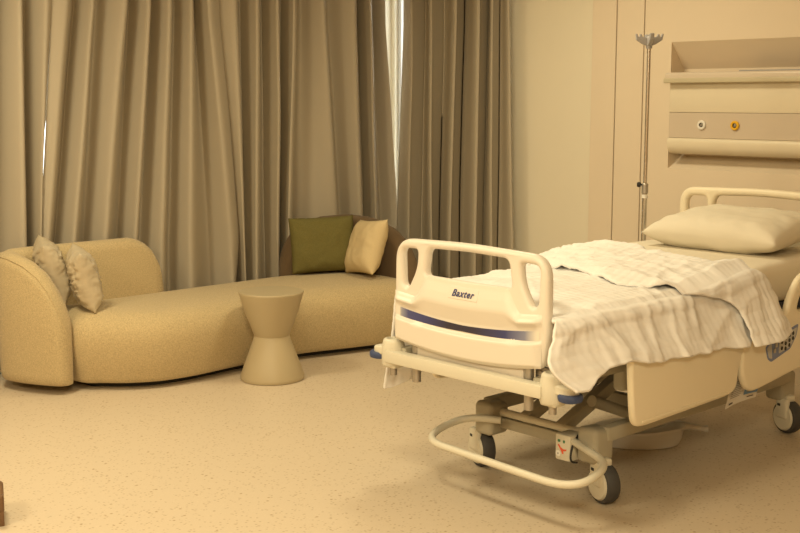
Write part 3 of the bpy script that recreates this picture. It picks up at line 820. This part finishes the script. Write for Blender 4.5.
# turned-back upper part, a thick soft roll that hangs down at the near side
bm = B()
def cuff(u, v):
    hn, hf = .548+.02*u, .50
    q_ = qcoord(v, hn, hf)
    y, z, k, sd = drape(v, hn, hf, .095)
    a, b = lerp(FRONT, q_), lerp(BACK, q_)
    sm = sum(lerp(FRONT, q_+o) for o in (-.03, -.015, .015, .03))/4; a = (a+sm)/2
    x = a+(b-a)*u
    d = quilt_cells(x, q_, .0060)
    puff = .032*max(0., math.sin(PI*min(1, max(0, u))))**.38
    puff *= .75+.25*math.cos(PI*(u-.2))
    wr = .010*max(0, rid(nz(x*11, q_*3+4))-.6)/.4+.008*max(0, rid(nz(x*5+7, q_*9))-.7)/.3
    d += puff+wr+.006
    if sd == 0:
        z += crown(y)+d+.010*nz(x*6, y*5, 3)+.005*nz(x*16, y*12, 6)
    else:
        y += sd*(d+folds(x, k, .5, 11.)+.008*nz(x*20, z*6, 2)+.004)
        z += puff*.5*max(0, 1-abs(q_)/.1)*(sd < 0) + .004*nz(x*13, 4)
        x += .014*nz(x*6, z*8, 1)*k
    x += .012*nz(v*9, u*2, 7)
    z += lift(x)*(1-k)
    return Vector((x, y, z))
grid(bm, cuff, 60, 300); thick(bm, .006)
obj('turned_back_edge', bm, 'blanket', ql, angle=180)

# ------------------------------------------------------------------ pillow
cushion('pillow', 'cream pillow lying at the head of the hospital bed', (4.755, 2.835, .914), .68, .46, .165, (-.12, .0, 1), 'pillow', roll=.0, crumple=.007, seed=21, cat='pillow', pinch=.045, n=56, up=(1, 0, 0))

# ------------------------------------------------------------------ drip stand
iv = thing('drip_stand', 'steel drip stand between the bed head and the wall', 'drip stand', (4.95, 3.455, 0))
px, py = 4.95, 3.455
bm = B(); tube(bm, [(px, py, .10), (px, py, 1.03)], .0125, 16); obj('lower_pole', bm, 'steel', iv)
bm = B(); tube(bm, [(px, py, 1.0), (px, py, 1.775)], .0095, 16); obj('upper_pole', bm, 'steel', iv)
bm = B(); lathe(bm, [(.014, 1.028), (.0165, 1.03), (.0165, 1.075), (.013, 1.079)], (px, py, 0), 20); obj('collar', bm, 'steel2', iv)
bm = B(); lathe(bm, [(.0155, 1.005), (.0155, 1.022)], (px, py, 0), 20); obj('collar_label', bm, 'white', iv, label='pale label band')
bm = B()
kd = Vector((-.55, .83, 0)).normalized(); k0 = Vector((px, py, 1.072))
tube(bm, [k0, k0+kd*.022], .005, 10); tube(bm, [k0+kd*.020, k0+kd*.024, k0+kd*.036, k0+kd*.040], [.008, .013, .013, .009], 14); obj('clamp_knob', bm, 'black', iv, label='black clamp knob')
bm = B(); lathe(bm, [(.013, 1.745), (.0155, 1.75), (.0155, 1.80), (.012, 1.806)], (px, py, 0), 20); hh = obj('hook_head', bm, 'greyplastic', iv)
for ang in (137, -43, 47, 227):
    a = math.radians(ang); d = Vector((math.cos(a), math.sin(a), 0)); sd = Vector((-d.y, d.x, 0))
    L = fillet([(.008, -.004), (.030, .004), (.064, .026), (.069, .056), (.061, .056), (.057, .042), (.050, .040), (.048, .054), (.040, .054), (.036, .042), (.012, .036)], .003, 3, True)
    bm = B(); c0 = Vector((px, py, 1.762))
    plate(bm, [[(p[0], p[1]) for p in L]], .020, .002, lambda u_, v_, w_: c0+d*u_+Vector((0, 0, v_))+sd*w_)
    obj('hook', bm, 'greyplastic', hh)
bm = B(); lathe(bm, [(.018, .075), (.030, .08), (.030, .105), (.016, .125)], (px, py, 0), 20); obj('base_hub', bm, 'greyplastic', iv)
for i in range(5):
    a = math.radians(172+72*i); d = Vector((math.cos(a), math.sin(a), 0)); c0 = Vector((px, py, 0))
    bm = B(); bar(bm, c0+d*.02+Vector((0, 0, .092)), c0+d*.255+Vector((0, 0, .072)), .024, .022); lg = obj('leg', bm, 'steel2', iv)
    bm = B(); sd = Vector((-d.y, d.x, 0)); wc = c0+d*.255+Vector((0, 0, .028))
    tube(bm, [wc-sd*.016, wc-sd*.013, wc+sd*.013, wc+sd*.016], [.020, .028, .028, .020], 20)
    box(bm, wc.x-.012, wc.x+.012, wc.y-.012, wc.y+.012, .03, .068, .004, 1); obj('wheel', bm, 'black', lg)

# ------------------------------------------------------------------ bedpan under the bed
bp = thing('bedpan', 'white plastic bedpan lying on the floor under the hospital bed', 'bedpan', (4.20, 2.93, 0))
rt = Vector((.728, -.686, 0)); fw = Vector((.686, .728, 0)); c0 = Vector((4.20, 2.93, 0))
bm = B(); rings = []
for f, z in ((.80, .0), (.90, .004), (.97, .035), (1.0, .066), (1.02, .074), (1.0, .080), (.90, .083), (.70, .084), (.62, .082), (.58, .072), (.55, .04), (.50, .015), (.2, .012)):
    rings.append([bm.verts.new(c0+rt*(.20*f*math.cos(2*PI*k/48))+fw*(.135*f*math.sin(2*PI*k/48))+Vector((0, 0, z+.010*math.cos(2*PI*k/48)*(z > .05)))) for k in range(48)])
for A_, B_ in zip(rings, rings[1:]):
    for k in range(48): bm.faces.new((A_[k], A_[(k+1) % 48], B_[(k+1) % 48], B_[k]))
bm.faces.new(rings[0][::-1]); bm.faces.new(rings[-1]); obj('bowl', bm, 'pan', bp, angle=50)
bm = B(); hp = [c0+rt*a+Vector((0, 0, z)) for a, z in ((.16, .068), (.20, .076), (.24, .072), (.285, .064), (.300, .063), (.305, .063))]
tube(bm, hp, [.03, .020, .014, .013, .016, .016], 16); obj('handle', bm, 'pan', bp)

# ------------------------------------------------------------------ dark footstool at the left edge
fs = thing('footstool', 'dark brown low footstool cut off by the left edge of the picture', 'footstool', (1.60, 4.05, 0))
rt2 = Vector((.728, -.686, 0)); 
Rz = Matrix.Rotation(math.radians(-24), 3, 'Z')
def fsbox(name, x0, x1, y0, y1, z0, z1, bev, m):
    bm = B(); vs = box(bm, x0, x1, y0, y1, z0, z1, bev, 3)
    for v in vs: v.co = Vector((1.725, 3.88, 0))+Rz @ v.co
    obj(name, bm, m, fs)
fsbox('seat', -.40, -.0, -.02, .16, .045, .115, .012, 'walnut')
for a, b in ((-.032, -.018), (-.032, .12), (-.385, -.018), (-.385, .12)): fsbox('leg', a, a+.03, b, b+.03, 0, .055, .004, 'walnut')

# ------------------------------------------------------------------ light
def area(name, loc, sx, sy, power, col, target=None):
    l = bpy.data.lights.new(name, 'AREA'); l.shape = 'RECTANGLE'; l.size = sx; l.size_y = sy; l.energy = power; l.color = col
    o = bpy.data.objects.new(name, l); COL.objects.link(o); o.location = loc
    if target: o.rotation_euler = (Vector(target)-Vector(loc)).to_track_quat('-Z', 'Y').to_euler()
    return o
WARM = (1.0, .87, .565)
area('ceiling_lamp_and_fill', (1.6, 2.3, 2.72), .5, .5, 32, WARM)
area('ceiling_lamp_and_fill', (1.8, 4.75, 2.72), .5, .5, 46, WARM)
area('ceiling_lamp_and_fill', (4.25, 3.95, 2.72), .5, .5, 26, WARM)  # added fill, no known lamp here; brightens head wall and right curtain
area('ceiling_lamp_and_fill', (-.2, -.4, 2.72), .9, .9, 158, WARM)
area('ceiling_lamp_and_fill', (-.9, 3.2, 2.72), .9, .9, 70, WARM)
w = bpy.data.worlds.new('daylight'); S.world = w; w.use_nodes = True
bg = w.node_tree.nodes['Background']; bg.inputs[0].default_value = (.95, .98, .92, 1); bg.inputs[1].default_value = 6.

# ------------------------------------------------------------------ camera
cam = bpy.data.cameras.new('camera'); cam.sensor_width = 36; cam.lens = 1174*36/800
co = bpy.data.objects.new('camera', cam); COL.objects.link(co)
pitch, yaw = .1419, .8152
F = Vector((math.cos(yaw)*math.cos(pitch), math.sin(yaw)*math.cos(pitch), -math.sin(pitch)))
co.location = (0, 0, 1.5); co.rotation_euler = F.to_track_quat('-Z', 'Y').to_euler()
cam.clip_start = .05
S.camera = co
S.view_settings.view_transform = 'Standard'; S.view_settings.look = 'None'
S.view_settings.exposure = .05; S.view_settings.gamma = 1.
